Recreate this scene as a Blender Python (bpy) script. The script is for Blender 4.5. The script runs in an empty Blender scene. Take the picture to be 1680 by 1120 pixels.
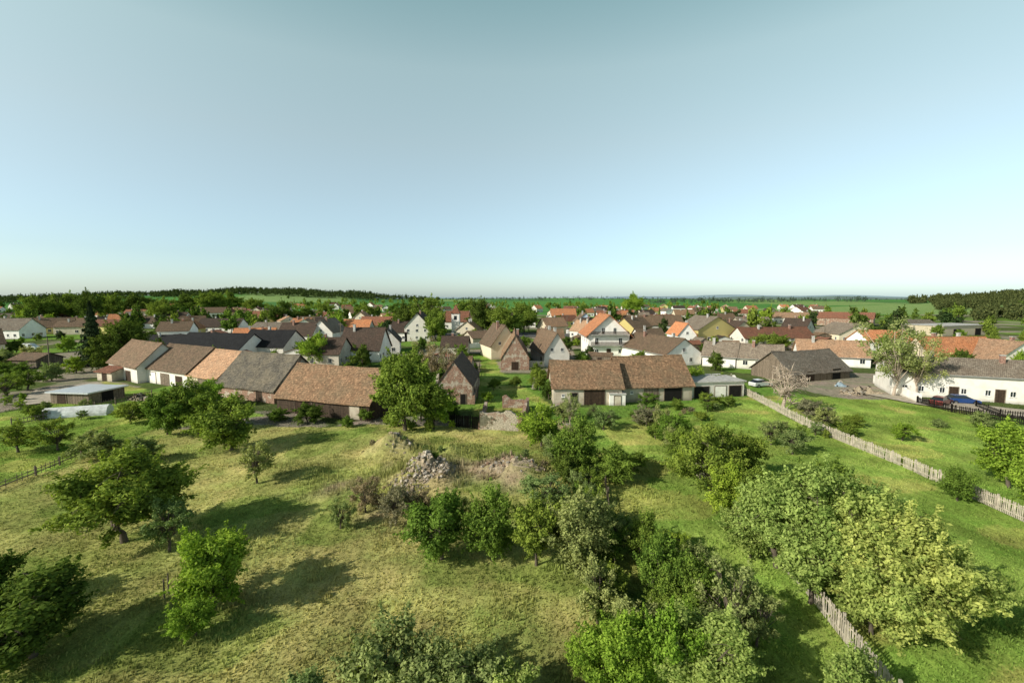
import bpy, math, random
import numpy as np
from mathutils import Vector, Matrix, noise as mnoise
random.seed(7); RNG=np.random.default_rng(7)
C=bpy.context.scene.collection
F=756.0; H=17.0; PT=math.radians(5.5); S_,C_=math.sin(PT),math.cos(PT)
def G(u,v):
    y=(560-v)/F; x=(u-840)/F
    t=H/(S_-y*C_); return Vector((x*t,(C_+y*S_)*t,0))
def top(Y,v):
    y=(560-v)/F
    return H+Y*(y*C_-S_)/(C_+y*S_)
def hz(x,y):
    h=(16+3*np.sin(x/170.+1)+2*np.sin(x/61.))*np.exp(-((x+950)/520)**2-((y-1280)/260)**2)
    h=h+(21+2*np.sin(x/83.))*np.exp(-((x+590)/240)**2-((y-1280)/240)**2)
    h=h+(9+3*np.sin(x/230.))*np.exp(-((x-100)/900)**2-((y-2000)/260)**2)
    h=h+7*np.exp(-((x+250)/260)**2-((y-820)/150)**2)
    h=h+19*np.exp(-((x-740)/210)**2-((y-590)/150)**2)
    h=h+8*np.exp(-((x-700)/420)**2-((y-1000)/200)**2)
    return h
# ---------------- materials
def newmat(name):
    m=bpy.data.materials.new(name); m.use_nodes=True
    nt=m.node_tree; b=nt.nodes['Principled BSDF']; b.inputs['Roughness'].default_value=.85
    b.inputs['Specular IOR Level'].default_value=.2
    return m,nt,b
def N(nt,t,**k):
    n=nt.nodes.new(t)
    for a,v in k.items():
        if a in n.inputs: n.inputs[a].default_value=v
        else: setattr(n,a,v)
    return n
def ramp(nt,src,stops):
    r=nt.nodes.new('ShaderNodeValToRGB'); e=r.color_ramp.elements
    while len(e)<len(stops): e.new(.5)
    for i,(p,c) in enumerate(stops): e[i].position=p; e[i].color=(*c,1) if len(c)==3 else c
    nt.links.new(src,r.inputs[0]); return r.outputs[0]
def mixc(nt,f,a,b,bt='MIX'):
    m=nt.nodes.new('ShaderNodeMix'); m.data_type='RGBA'; m.blend_type=bt
    for s,v in ((m.inputs[0],f),(m.inputs[6],a),(m.inputs[7],b)):
        if hasattr(v,'links') or hasattr(v,'is_output'): nt.links.new(v,s)
        else: s.default_value=v if not isinstance(v,tuple) else (*v,1)
    return m.outputs[2]
def g3(v): return (v,v,v)
def roofmat(name,c1,c2,moss=(.09,.08,.05),mossamt=.4,tw=.24,th=.34,bump=.6):
    m,nt,b=newmat(name)
    uv=N(nt,'ShaderNodeTexCoord'); obj=N(nt,'ShaderNodeObjectInfo')
    br=N(nt,'ShaderNodeTexBrick',Scale=1.0); br.offset=.5
    br.inputs['Brick Width'].default_value=tw; br.inputs['Row Height'].default_value=th
    br.inputs['Mortar Size'].default_value=.025; br.inputs['Color1'].default_value=(*c1,1); br.inputs['Color2'].default_value=(*c2,1)
    br.inputs['Mortar'].default_value=(c1[0]*.3,c1[1]*.3,c1[2]*.3,1)
    nt.links.new(uv.outputs['UV'],br.inputs[0])
    n=N(nt,'ShaderNodeTexNoise',Scale=.45,Detail=8.0,Roughness=.7); nt.links.new(uv.outputs['Object'],n.inputs[0])
    f=ramp(nt,n.outputs[0],[(.42,g3(0)),(.64,g3(mossamt))])
    col=mixc(nt,f,br.outputs[0],moss)
    n2=N(nt,'ShaderNodeTexNoise',Scale=3.0,Detail=5.0,Roughness=.7); nt.links.new(uv.outputs['Object'],n2.inputs[0])
    col=mixc(nt,1.0,col,ramp(nt,n2.outputs[0],[(.3,g3(.5)),(.7,g3(1.65))]),'MULTIPLY')
    col=mixc(nt,1.0,col,ramp(nt,obj.outputs['Random'],[(0,(.75,.78,.8)),(1,(1.3,1.25,1.2))]),'MULTIPLY')
    nt.links.new(col,b.inputs['Base Color'])
    bp=N(nt,'ShaderNodeBump',Strength=bump,Distance=.06); nt.links.new(br.outputs['Fac'],bp.inputs['Height']); bp.invert=True
    nt.links.new(bp.outputs[0],b.inputs['Normal']); return m
def plaster(name,c,dirt=(.3,.27,.22),amt=.5):
    m,nt,b=newmat(name); tc=N(nt,'ShaderNodeTexCoord'); oi=N(nt,'ShaderNodeObjectInfo')
    n=N(nt,'ShaderNodeTexNoise',Scale=.7,Detail=9.0,Roughness=.7); nt.links.new(tc.outputs['Object'],n.inputs[0])
    col=mixc(nt,ramp(nt,n.outputs[0],[(.45,g3(0)),(.75,g3(amt))]),c,dirt)
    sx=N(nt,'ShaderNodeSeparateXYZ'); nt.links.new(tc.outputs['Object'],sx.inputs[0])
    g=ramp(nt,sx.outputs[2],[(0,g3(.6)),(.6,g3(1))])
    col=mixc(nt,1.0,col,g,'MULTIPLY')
    col=mixc(nt,1.0,col,ramp(nt,oi.outputs['Random'],[(0,(.72,.70,.66)),(.5,(1,.98,.94)),(1,(1.02,1.02,1.02))]),'MULTIPLY'); nt.links.new(col,b.inputs['Base Color'])
    bp=N(nt,'ShaderNodeBump',Strength=.3,Distance=.02); n3=N(nt,'ShaderNodeTexNoise',Scale=12.0); nt.links.new(tc.outputs['Object'],n3.inputs[0])
    nt.links.new(n3.outputs[0],bp.inputs['Height']); nt.links.new(bp.outputs[0],b.inputs['Normal']); return m
def brickmat(name,c1,c2,mortar,plastercol=None,amt=0.):
    m,nt,b=newmat(name); tc=N(nt,'ShaderNodeTexCoord')
    br=N(nt,'ShaderNodeTexBrick',Scale=1.0); br.inputs['Brick Width'].default_value=.3; br.inputs['Row Height'].default_value=.12
    br.inputs['Mortar Size'].default_value=.015
    for k,v in (('Color1',c1),('Color2',c2),('Mortar',mortar)): br.inputs[k].default_value=(*v,1)
    nt.links.new(tc.outputs['UV'],br.inputs[0]); col=br.outputs[0]
    n=N(nt,'ShaderNodeTexNoise',Scale=.8,Detail=8.0,Roughness=.65); nt.links.new(tc.outputs['Object'],n.inputs[0])
    if plastercol: col=mixc(nt,ramp(nt,n.outputs[0],[(.5-amt*.2,g3(0)),(.56-amt*.2,g3(1))]),col,plastercol)
    n2=N(nt,'ShaderNodeTexNoise',Scale=5.0,Detail=5.0); nt.links.new(tc.outputs['Object'],n2.inputs[0])
    col=mixc(nt,1.0,col,ramp(nt,n2.outputs[0],[(.3,g3(.5)),(.7,g3(1.35))]),'MULTIPLY')
    nt.links.new(col,b.inputs['Base Color']); return m
def woodmat(name,c,w=.16):
    m,nt,b=newmat(name); tc=N(nt,'ShaderNodeTexCoord')
    br=N(nt,'ShaderNodeTexBrick',Scale=1.0); br.offset=0; br.inputs['Brick Width'].default_value=w; br.inputs['Row Height'].default_value=9
    br.inputs['Mortar Size'].default_value=.012; br.inputs['Color1'].default_value=(*c,1); br.inputs['Color2'].default_value=(c[0]*.6,c[1]*.6,c[2]*.6,1)
    br.inputs['Mortar'].default_value=(.01,.008,.006,1); nt.links.new(tc.outputs['UV'],br.inputs[0])
    n=N(nt,'ShaderNodeTexNoise',Scale=4.0,Detail=6.0); nt.links.new(tc.outputs['Object'],n.inputs[0])
    col=mixc(nt,1.0,br.outputs[0],ramp(nt,n.outputs[0],[(.3,g3(.6)),(.7,g3(1.3))]),'MULTIPLY')
    nt.links.new(col,b.inputs['Base Color']); return m
def plain(name,c,rough=.6,metal=0,nz=.25,sc=2.0):
    m,nt,b=newmat(name); b.inputs['Roughness'].default_value=rough; b.inputs['Metallic'].default_value=metal
    tc=N(nt,'ShaderNodeTexCoord'); n=N(nt,'ShaderNodeTexNoise',Scale=sc,Detail=6.0); nt.links.new(tc.outputs['Object'],n.inputs[0])
    col=mixc(nt,1.0,c,ramp(nt,n.outputs[0],[(.3,g3(1-nz)),(.7,g3(1+nz))]),'MULTIPLY'); nt.links.new(col,b.inputs['Base Color']); return m
def leafmat(name,dark,light,trans=.3):
    m,nt,b=newmat(name); tc=N(nt,'ShaderNodeTexCoord'); oi=N(nt,'ShaderNodeObjectInfo')
    n=N(nt,'ShaderNodeTexNoise',Scale=1.6,Detail=3.0); nt.links.new(tc.outputs['Object'],n.inputs[0])
    geo=N(nt,'ShaderNodeNewGeometry')
    ad=N(nt,'ShaderNodeMath',operation='MULTIPLY_ADD'); nt.links.new(geo.outputs['Random Per Island'],ad.inputs[0]); ad.inputs[1].default_value=.45
    nt.links.new(n.outputs[0],ad.inputs[2])
    col=ramp(nt,ad.outputs[0],[(.42,dark),(.95,light)])
    col=mixc(nt,1.0,col,ramp(nt,oi.outputs['Random'],[(0,(.78,.88,.85)),(1,(1.28,1.12,1.1))]),'MULTIPLY')
    d=N(nt,'ShaderNodeBsdfDiffuse'); t=N(nt,'ShaderNodeBsdfTranslucent'); mx=N(nt,'ShaderNodeMixShader'); mx.inputs[0].default_value=trans
    nt.links.new(col,d.inputs[0]); nt.links.new(mixc(nt,1.0,col,(1.3,1.35,.6),'MULTIPLY'),t.inputs[0])
    nt.links.new(d.outputs[0],mx.inputs[1]); nt.links.new(t.outputs[0],mx.inputs[2])
    nt.links.new(mx.outputs[0],nt.nodes['Material Output'].inputs[0]); return m
R={'brown':roofmat('brown_roof_tile',(.22,.15,.10),(.135,.093,.063)),
 'barn':roofmat('weathered_barn_tile',(.30,.19,.115),(.16,.10,.062),moss=(.12,.10,.065),mossamt=.6),
 'slate':roofmat('grey_slate',(.15,.135,.11),(.09,.082,.068),moss=(.20,.17,.12),mossamt=.6),
 'grey':roofmat('grey_cement_tile',(.27,.235,.185),(.18,.15,.12),moss=(.13,.10,.075),mossamt=.6),
 'orange':roofmat('orange_roof_tile',(.60,.26,.12),(.48,.19,.09),moss=(.28,.17,.10),mossamt=.4),
 'paleorange':roofmat('pale_orange_tile',(.60,.37,.23),(.46,.26,.15),moss=(.29,.20,.13),mossamt=.7),
 'red':roofmat('red_roof_tile',(.33,.145,.09),(.23,.095,.06),mossamt=.4),
 'black':roofmat('black_roof_tile',(.026,.026,.028),(.018,.018,.02),moss=(.035,.035,.035),mossamt=.3),
 'dark':roofmat('dark_brown_tile',(.11,.075,.057),(.07,.05,.04),moss=(.05,.045,.035)),
 'metal':plain('pale_metal_sheet',(.55,.58,.60),.45,.3,.12)}
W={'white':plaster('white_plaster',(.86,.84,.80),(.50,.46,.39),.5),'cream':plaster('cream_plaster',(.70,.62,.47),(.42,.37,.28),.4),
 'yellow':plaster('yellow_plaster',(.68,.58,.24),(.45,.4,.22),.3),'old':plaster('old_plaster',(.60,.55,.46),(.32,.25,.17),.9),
 'brick':brickmat('old_brick',(.33,.17,.11),(.23,.12,.08),(.34,.29,.23),(.44,.38,.30),-.05),
 'ruin':brickmat('ruined_brick',(.33,.22,.16),(.25,.165,.125),(.36,.31,.24),(.42,.37,.29),.4),
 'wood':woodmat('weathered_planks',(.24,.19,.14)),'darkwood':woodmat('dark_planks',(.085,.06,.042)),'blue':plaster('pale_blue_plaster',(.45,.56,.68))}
FR=plain('window_frame_paint',(.72,.71,.68),.5); GL,_n,_b=newmat('window_glass'); _b.inputs['Base Color'].default_value=(.02,.026,.032,1); _b.inputs['Roughness'].default_value=.08; _b.inputs['Specular IOR Level'].default_value=.6
DW=woodmat('door_planks',(.065,.042,.028)); OPENING_SHADE=plain('painted_opening_shade',(.012,.011,.010),.9); CON=plain('concrete',(.42,.41,.38),.85); BK=brickmat('chimney_brick',(.33,.15,.10),(.27,.12,.08),(.3,.28,.25))  # near-black panel colour stands in for the shade inside open bays
BARK=plain('bark',(.11,.09,.068),.9,0,.4,6.0); BARKL=plain('pale_twigs',(.40,.33,.26),.9,0,.3,6.0); PICK=plain('grey_fence_wood',(.46,.41,.33),.85,0,.35,3.0); POLE=plain('pole_wood',(.16,.13,.10),.9)
GUT=plain('zinc_gutter',(.35,.35,.34),.5,.3,.1)
L={'dark':leafmat('dark_green_leaves',(.032,.062,.013),(.14,.21,.040),.26),
 'mid':leafmat('green_leaves',(.055,.100,.018),(.25,.35,.062),.28),
 'light':leafmat('light_green_leaves',(.12,.19,.040),(.42,.51,.15),.30),
 'vivid':leafmat('fresh_green_leaves',(.085,.160,.018),(.34,.48,.068),.32),
 'grey':leafmat('grey_green_leaves',(.085,.125,.042),(.34,.41,.15),.28),
 'bush':leafmat('dry_shrub',(.15,.14,.08),(.36,.32,.20),.25),
 'conif':leafmat('conifer_needles',(.018,.032,.016),(.05,.075,.032),.1),
 'yel':leafmat('pale_spring_leaves',(.16,.20,.065),(.44,.48,.20),.35),
 'forest':leafmat('forest_foliage',(.022,.044,.018),(.070,.110,.034),.15)}
# ---------------- mesh helpers
def finish(ob,parent=None,loc=None):
    C.objects.link(ob)
    if parent is not None: ob.parent=parent
    if loc is not None: ob.location=loc
    return ob
class MB:
    def __init__(s): s.v=[];s.f=[];s.m=[]
    def poly(s,pts,mi=0):
        k=len(s.v); s.v+= [tuple(p) for p in pts]; s.f.append(tuple(range(k,k+len(pts)))); s.m.append(mi)
    def box(s,a,b,mi=0,T=None):
        x0,y0,z0=a;x1,y1,z1=b
        P=[Vector(p) for p in ((x0,y0,z0),(x1,y0,z0),(x1,y1,z0),(x0,y1,z0),(x0,y0,z1),(x1,y0,z1),(x1,y1,z1),(x0,y1,z1))]
        if T is not None: P=[T@p for p in P]
        k=len(s.v); s.v+=[tuple(p) for p in P]
        for q in ((0,3,2,1),(4,5,6,7),(0,1,5,4),(1,2,6,5),(2,3,7,6),(3,0,4,7)):
            s.f.append(tuple(k+i for i in q)); s.m.append(mi)
    def tube(s,pts,rads,n=6,mi=0):
        rings=[]
        for i,p in enumerate(pts):
            p=Vector(p); a=Vector(pts[max(i-1,0)]); b=Vector(pts[min(i+1,len(pts)-1)]); d=(b-a)
            d=d.normalized() if d.length>1e-6 else Vector((0,0,1))
            t=d.cross(Vector((0,1,.01))).normalized(); w=d.cross(t)
            k=len(s.v)
            for j in range(n):
                an=2*math.pi*j/n; s.v.append(tuple(p+(t*math.cos(an)+w*math.sin(an))*rads[i]))
            rings.append(k)
        for a,b in zip(rings,rings[1:]):
            for j in range(n):
                s.f.append((a+j,a+(j+1)%n,b+(j+1)%n,b+j)); s.m.append(mi)
        s.f.append(tuple(rings[-1]+j for j in range(n))); s.m.append(mi)
    def obj(s,name,mats,parent=None,smooth=False,T=None,flip=False,uv=True):
        me=bpy.data.meshes.new(name)
        V=[T@Vector(p) for p in s.v] if T is not None else s.v
        me.from_pydata(V,[],[f[::-1] for f in s.f] if flip else s.f)
        for m in mats: me.materials.append(m)
        me.polygons.foreach_set('material_index',s.m)
        if smooth: me.polygons.foreach_set('use_smooth',[True]*len(s.f))
        me.update()
        if uv:
            ul=me.uv_layers.new(name='UVMap')
            for p in me.polygons:
                n=p.normal
                if abs(n.z)>.97: t=Vector((1,0,0)); b=Vector((0,1,0))
                else: t=Vector((0,0,1)).cross(n).normalized(); b=n.cross(t)
                for li in p.loop_indices:
                    co=me.vertices[me.loops[li].vertex_index].co; ul.data[li].uv=(co.dot(t)+50,co.dot(b)+50)
        return finish(bpy.data.objects.new(name,me),parent)
def meshfaces(name,V,k,mats,col=None,colper=None):
    n=V.shape[0]; me=bpy.data.meshes.new(name)
    me.vertices.add(n*k); me.vertices.foreach_set('co',V.reshape(-1).astype(np.float32))
    me.loops.add(n*k); me.loops.foreach_set('vertex_index',np.arange(n*k,dtype=np.int32))
    me.polygons.add(n); me.polygons.foreach_set('loop_start',np.arange(0,n*k,k,dtype=np.int32))
    for m in mats: me.materials.append(m)
    if col is not None:
        a=me.color_attributes.new('tone','FLOAT_COLOR','POINT'); c=np.ones((n*k,4),np.float32); c[:,:3]=np.repeat(col,k,axis=0); a.data.foreach_set('color',c.reshape(-1))
    me.update(calc_edges=True); me.validate(); return me
def empty(name,label,cat,loc=(0,0,0),rot=0,group=None):
    e=bpy.data.objects.new(name,None); e.empty_display_size=.5; e.location=loc; e.rotation_euler[2]=rot
    C.objects.link(e); e['label']=label; e['category']=cat
    if group: e['group']=group
    return e
FOOT=[]
# ---------------- buildings
def window(par,T,w,h,near=True,shut=None):
    b=MB(); g=MB(); t=.07
    b.box((-w/2,-.05,-h/2),(-w/2+t,.0,h/2)); b.box((w/2-t,-.05,-h/2),(w/2,.0,h/2))
    b.box((-w/2+t,-.05,h/2-t),(w/2-t,0,h/2)); b.box((-w/2+t,-.05,-h/2),(w/2-t,0,-h/2+t)); b.box((-.03,-.04,-h/2+t),(.03,0,h/2-t))
    b.box((-w/2-.06,-.12,-h/2-.06),(w/2+.06,0,-h/2-.002))
    if near:
        o=b.obj('window',[FR],par,T=T,uv=False)
        g.box((-w/2+t,-.02,-h/2+t),(w/2-t,-.005,h/2-t)); g.obj('pane',[GL],o,T=T,uv=False)
    else:
        b.box((-w/2+t,-.02,-h/2+t),(w/2-t,-.005,h/2-t),1); b.obj('window',[FR,GL],par,T=T,uv=False)
def house(p0,p1,D,ve,vr,orient,wall,roof,label,name='house',cat='house',wins=(),doors=(),chim=0,ov=.4,sag=.06,near=True,group=None,h=None,auto=False,flat=False,gut=False):
    p0=Vector(p0) if len(p0)==3 else G(*p0); p1=Vector(p1) if len(p1)==3 else G(*p1)
    d=p1-p0; Wd=d.length; ang=math.atan2(d.y,d.x); perp=Vector((-math.sin(ang),math.cos(ang),0))
    if h: he,hr=h
    else:
        he=top((p0.y+p1.y)/2,ve)
        he=max(he,1.7)
        mid=(p0+p1)/2+ (perp*D/2 if orient=='x' else Vector((0,0,0)))
        hr=max(top(mid.y,vr),he+.4)
    cc=(p0+p1)/2+perp*D/2; FOOT.append((cc.x,cc.y,max(Wd,D)/2+1))
    z0=float(hz(np.float64(cc.x),np.float64(cc.y)))
    e=empty(name,label,cat,(p0.x,p0.y,z0),ang,group)
    A,Bs=(Wd,D) if orient=='x' else (D,Wd)
    sw=(orient=='y')
    M=Matrix(((0,1,0,0),(1,0,0,0),(0,0,1,0),(0,0,0,1))) if sw else Matrix.Identity(4)
    th=.16; b=MB()
    if flat:
        b.box((0,0,-.3),(A,Bs,he)); b.obj('wall',[wall],e,T=M,flip=sw)
        r=MB(); r.box((-ov,-ov,he+.003),(A+ov,Bs+ov,he+.22)); ro=r.obj('roof',[roof],e,T=M,flip=sw)
    else:
        hb=hr-th
        b.poly([(0,0,-.3),(A,0,-.3),(A,0,he),(0,0,he)]); b.poly([(A,Bs,-.3),(0,Bs,-.3),(0,Bs,he),(A,Bs,he)])
        b.poly([(0,Bs,-.3),(0,0,-.3),(0,0,he),(0,Bs/2,hb),(0,Bs,he)]); b.poly([(A,0,-.3),(A,Bs,-.3),(A,Bs,he),(A,Bs/2,hb),(A,0,he)])
        b.obj('wall',[wall],e,T=M,flip=sw)
        r=MB(); sl=(hb-he)/(Bs/2); n=max(2,int(A/1.6)); e0=he-ov*sl+.012
        xs=[-ov+(A+2*ov)*i/n for i in range(n+1)]
        prof=[]
        for i,x in enumerate(xs):
            q=1 if 0<i<n else .3
            rz=(random.uniform(-1,1)*sag-abs(sag)*math.sin(math.pi*i/n)*1.5)*q; ez=random.uniform(-.6,.6)*sag*q; mz=random.uniform(-.8,.3)*sag*q
            prof.append([(x,-ov,e0+ez),(x,-ov,e0+th+ez),(x,Bs*.25-ov/2,(e0+hb)/2+th+.012+mz),(x,Bs/2,hb+th+rz),(x,Bs*.75+ov/2,(e0+hb)/2+th+mz),(x,Bs+ov,e0+th+ez),(x,Bs+ov,e0+ez),(x,Bs/2,hb+.01)])
        for a,c in zip(prof,prof[1:]):
            for j in range(8): r.poly([a[j],c[j],c[(j+1)%8],a[(j+1)%8]][::-1])
        for P,rev in ((prof[0],0),(prof[-1],1)):
            for q in ((0,1,2,7),(7,2,3),(7,3,4),(7,4,5,6)):
                f=[P[i] for i in q]; r.poly(f[::-1] if rev else f)
        for a,c in zip(prof,prof[1:]):
            z1=a[3][2];z2=c[3][2];y=Bs/2
            r.poly([(a[3][0],y-.16,z1-.05),(c[3][0],y-.16,z2-.05),(c[3][0],y,z2+.09),(a[3][0],y,z1+.09)])
            r.poly([(a[3][0],y,z1+.09),(c[3][0],y,z2+.09),(c[3][0],y+.16,z2-.05),(a[3][0],y+.16,z1-.05)])
        ro=r.obj('roof',[roof],e,T=M,flip=sw)
        if gut:
            for yy in (-ov-.13,Bs+ov+.005):
                g=MB(); g.box((-ov,yy,e0-.02),(A+ov,yy+.12,e0+.1)); g.obj('gutter',[GUT],ro,T=M,flip=sw,uv=False)
        for i in range(chim):
            c=MB(); a=A*(.3+.4*i+random.uniform(-.08,.08)); yb=Bs/2+random.choice((-.9,.7)); w=.3
            c.box((a-w,yb-w,hr-1.6),(a+w,yb+w,hr+.75)); c.box((a-w-.06,yb-w-.06,hr+.753),(a+w+.06,yb+w+.06,hr+.88),1)
            c.obj('chimney',[random.choice((BK,CON)),CON],ro,T=M,flip=sw)
    def FT(side,s,z,off=.004):
        if side=='f': return Matrix.Translation((s,-off,z))
        if side=='l': return Matrix.Translation((-off,s,z))@Matrix.Rotation(-math.pi/2,4,'Z')
        if side=='r': return Matrix.Translation((Wd+off,s,z))@Matrix.Rotation(math.pi/2,4,'Z')
    ws=list(wins)
    if auto:
        st=max(1,int(he/2.6))
        for side,Ln in (('f',Wd),('l' if cc.x>0 else 'r',D)):
            n=max(1,int(Ln/3.0))
            for k in range(st):
                for i in range(n):
                    if random.random()<.15: continue
                    ws.append((side,(i+.5+random.uniform(-.1,.1))/n,1.5+2.7*k if he>2.3 else 1.1,random.choice((.9,1.1,1.4)),1.15 if he>2.3 else .8))
        if orient=='y' and hr-he>2.2: ws.append(('f',.5,he+.6,.9,1.0))
    for side,s,z,w,hh in ws:
        window(e,FT(side,s*(Wd if side=='f' else D),z),w,hh,near)
    for dd in doors:
        side,s,w,hh=dd[:4]; mt=dd[4] if len(dd)>4 else DW
        b=MB(); b.box((-w/2,-.05,0),(w/2,0,hh)); b.box((-w/2-.1,-.07,0),(-w/2-.002,0,hh+.1),1); b.box((w/2+.002,-.07,0),(w/2+.1,0,hh+.1),1); b.box((-w/2,-.07,hh+.002),(w/2,0,hh+.1),1)
        b.obj('door',[mt,W['wood']],e,T=FT(side,s*(Wd if side=='f' else D),0))  # where an opening is meant, the slab carries painted interior shade
    return e,Wd,he,hr,ro
BG='village barns and outbuildings'
house((180,617),(226,629),9,597,559,'x',W['white'],R['brown'],'white barn with brown tiled roof beside a concrete yard','barn','barn',wins=[('f',.25,1.3,.8,.7)],doors=[('f',.7,2.4,2.1,DW)],group=BG)
house((238,626),(308,638),10,606,566,'x',W['white'],R['brown'],'white garage barn with brown roof and wide doors','barn','barn',doors=[('f',.2,2.6,2.2,W['white']),('f',.5,3,2.2,W['wood']),('f',.82,2.2,2.1,DW)],group=BG)
house((310,638),(357,646),10,617,574,'x',W['cream'],R['paleorange'],'small barn with pale orange tiled roof','barn','barn',doors=[('f',.5,2.6,2.3,W['wood'])],group=BG,sag=.03)
house((357,650),(450,662),10.5,634,578,'x',W['brick'],R['slate'],'old barn with mossy grey slate roof beside trees','barn','barn',doors=[('f',.75,1.2,1.8,DW)],group=BG,sag=.12)
house((455,675),(606,690),9.5,655,599,'x',W['darkwood'],R['barn'],'dark wooden barn with weathered brown tile roof','barn','barn',doors=[('f',.3,3,1.9,DW),('f',.85,1.6,1.8,W['old'])],group=BG,sag=.12)
# centre
house((715,664),(775,664),13,634,592,'y',W['brick'],R['dark'],'crumbling brick gable house with dark tiled roof','ruined_house','house',wins=[('f',.3,1.4,.7,.8)],doors=[('r',.3,1.4,1.9,DW),('f',.75,.8,1.7,OPENING_SHADE)],sag=.16,ov=.15)
house((735,632),(772,632),8,604,584,'x',W['brick'],R['barn'],'brick lean-to with brown roof behind the ruined house','shed','shed',sag=.12,ov=.15)
house((822,607),(868,607),24,588,550,'y',W['brick'],R['barn'],'long brick barn with rusty brown tiled roof','barn','barn',doors=[('f',.5,1.6,1.9,DW)],sag=.14,ov=.2,group=BG,chim=1)
house((806,590),(852,588),12,566,533,'y',W['cream'],R['brown'],'cream gable house with brown roof','house','house',wins=[('f',.3,4.4,.8,.9),('f',.7,4.4,.8,.9)],chim=1)
house((776,568),(815,566),10,554,542,'x',W['old'],R['brown'],'low outbuilding with brown roof','shed','shed')
house((724,585),(766,585),9,568,551,'x',W['old'],R['dark'],'old house with dark roof behind brick ruin','house','house',auto=True,chim=1)
house((893,602),(934,601),17,579,545,'y',W['white'],R['brown'],'white gable house with brown roof beside a garden path','house','house',wins=[('f',.3,4.2,.8,.9),('f',.7,4.2,.8,.9),('f',.5,1.4,.9,1)],doors=[('l',.2,1.0,2.0,DW)],chim=2,gut=True)
house((884,568),(925,568),10,555,539,'x',W['white'],R['barn'],'white house with brown roof beside the village green','house','house',auto=True,chim=1)
e,Wd,he,hr,ro=house((965,584),(1032,584),14,548,516,'y',W['white'],R['orange'],'tall white three storey house with bright orange roof and balconies','tall_house','house',
  wins=[('f',.2,1.4,1.1,1.2),('f',.78,1.4,1.1,1.2),('f',.2,4.3,1.0,1.9),('f',.78,4.3,1.0,1.9),('f',.36,7.3,.9,1.8),('f',.64,7.3,.9,1.8),('l',.2,4.3,1,1.2),('l',.5,4.3,1,1.2),('l',.8,4.3,1,1.2),('l',.3,1.4,1,1.2)],doors=[('f',.5,1.1,2.1,DW)],chim=2,ov=.9,sag=.0,gut=True)
for zz in (3.1,6.1):
    b=MB(); b.box((.6,-1.3,zz),(Wd-.6,-.003,zz+.16))
    bo=b.obj('balcony',[CON],e); b=MB()
    b.box((.6,-1.3,zz+1.05),(Wd-.6,-1.24,zz+1.12))
    k=.6
    while k<Wd-.65: b.box((k,-1.29,zz+.163),(k+.14,-1.25,zz+1.05)); k+=.24
    b.obj('railing',[W['darkwood']],bo)
house((908,664),(1020,664),9,635,590,'x',W['old'],R['barn'],'plastered barn with weathered brown tile roof and dark plank doors','barn','barn',wins=[('f',.14,1.5,.5,.5)],doors=[('f',.6,3.2,2.4,DW),('f',.3,1.0,1.9,OPENING_SHADE),('f',.88,1.2,2.0,W['white'])],group=BG,sag=.09)
house((1022,660),(1135,656),9,632,583,'x',W['old'],R['barn'],'plastered barn with brown tile roof and open wooden doorway','barn','barn',wins=[('f',.12,1.6,.5,.5)],doors=[('f',.72,3.0,2.3,OPENING_SHADE),('f',.4,2.4,2.3,W['wood'])],group=BG,sag=.09)
house((1133,653),(1220,650),7,627,0,'x',W['white'],CON,'low white flat roofed garage with dark open bays','garage','garage',doors=[('f',.2,2.6,1.9,OPENING_SHADE),('f',.55,2.0,1.9,W['white']),('f',.83,2.2,1.9,OPENING_SHADE)],flat=True,ov=.25)
house((1000,665),(1026,665),2.2,648,0,'x',W['white'],CON,'small white box shed standing against the barns','shed','shed',flat=True,ov=.1,doors=[('f',.5,1.0,1.5,W['old'])])
house((1092,601),(1150,598),22,580,555,'y',W['white'],R['brown'],'white gable house with long brown roof','house','house',wins=[('f',.25,1.4,1,1.1),('f',.7,1.4,1,1.1),('f',.5,3.9,.9,1)],chim=2,gut=True)
house((1152,600),(1206,604),9,584,560,'x',W['white'],R['grey'],'low white house with grey brown roof','house','house',auto=True,chim=1,gut=True)
house((1208,604),(1283,609),9,588,564,'x',W['white'],R['grey'],'long low white house with faded grey roof','house','house',auto=True,chim=1,gut=True)
house((1300,628),(1394,620),10,610,574,'x',W['wood'],R['grey'],'wooden gabled barn with grey tiled roof','barn','barn',doors=[('f',.3,2,2,DW),('f',.75,2.4,2.2,OPENING_SHADE)],group=BG,sag=.1)
house((1310,598),(1428,604),10,584,557,'x',W['white'],R['paleorange'],'white farmhouse with sun bleached orange roof','house','house',auto=True,chim=1,gut=True)
house((1222,565),(1336,564),10,554,536,'x',W['white'],R['red'],'long white house with reddish brown roof','house','house',auto=True,chim=2)
e,Wd,he,hr,ro=house((1462,648),(1800,672),10,617,588,'x',W['white'],R['grey'],'long white farmhouse with grey brown roof beside a yard','farmhouse','house',wins=[('f',x,1.5,.75,.95) for x in (.07,.16,.27,.38,.5,.62,.75,.9)],doors=[('f',.33,1.1,2.1,DW),('f',.56,1.1,2.1,DW)],chim=2,gut=True)
house((1530,606),(1645,606),10,588,552,'x',W['cream'],R['orange'],'farmhouse with weathered orange tiled roof','house','house',auto=True,chim=2)
house((1630,612),(1720,612),14,592,560,'y',W['white'],R['paleorange'],'white gabled house with pale orange roof','house','house',auto=True,chim=1)
house((1425,575),(1500,575),10,560,541,'x',W['white'],R['orange'],'white house with orange roof behind a tree','house','house',auto=True)
house((1376,562),(1440,562),14,548,531,'y',W['cream'],R['grey'],'cream house with pale grey gable roof','house','house',auto=True)
house((1546,552),(1622,549),14,534,0,'x',W['cream'],CON,'flat roofed farm building with dark openings','farm_building','farm building',flat=True,doors=[('f',.3,5,3,OPENING_SHADE),('f',.75,4,3,OPENING_SHADE)])
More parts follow.
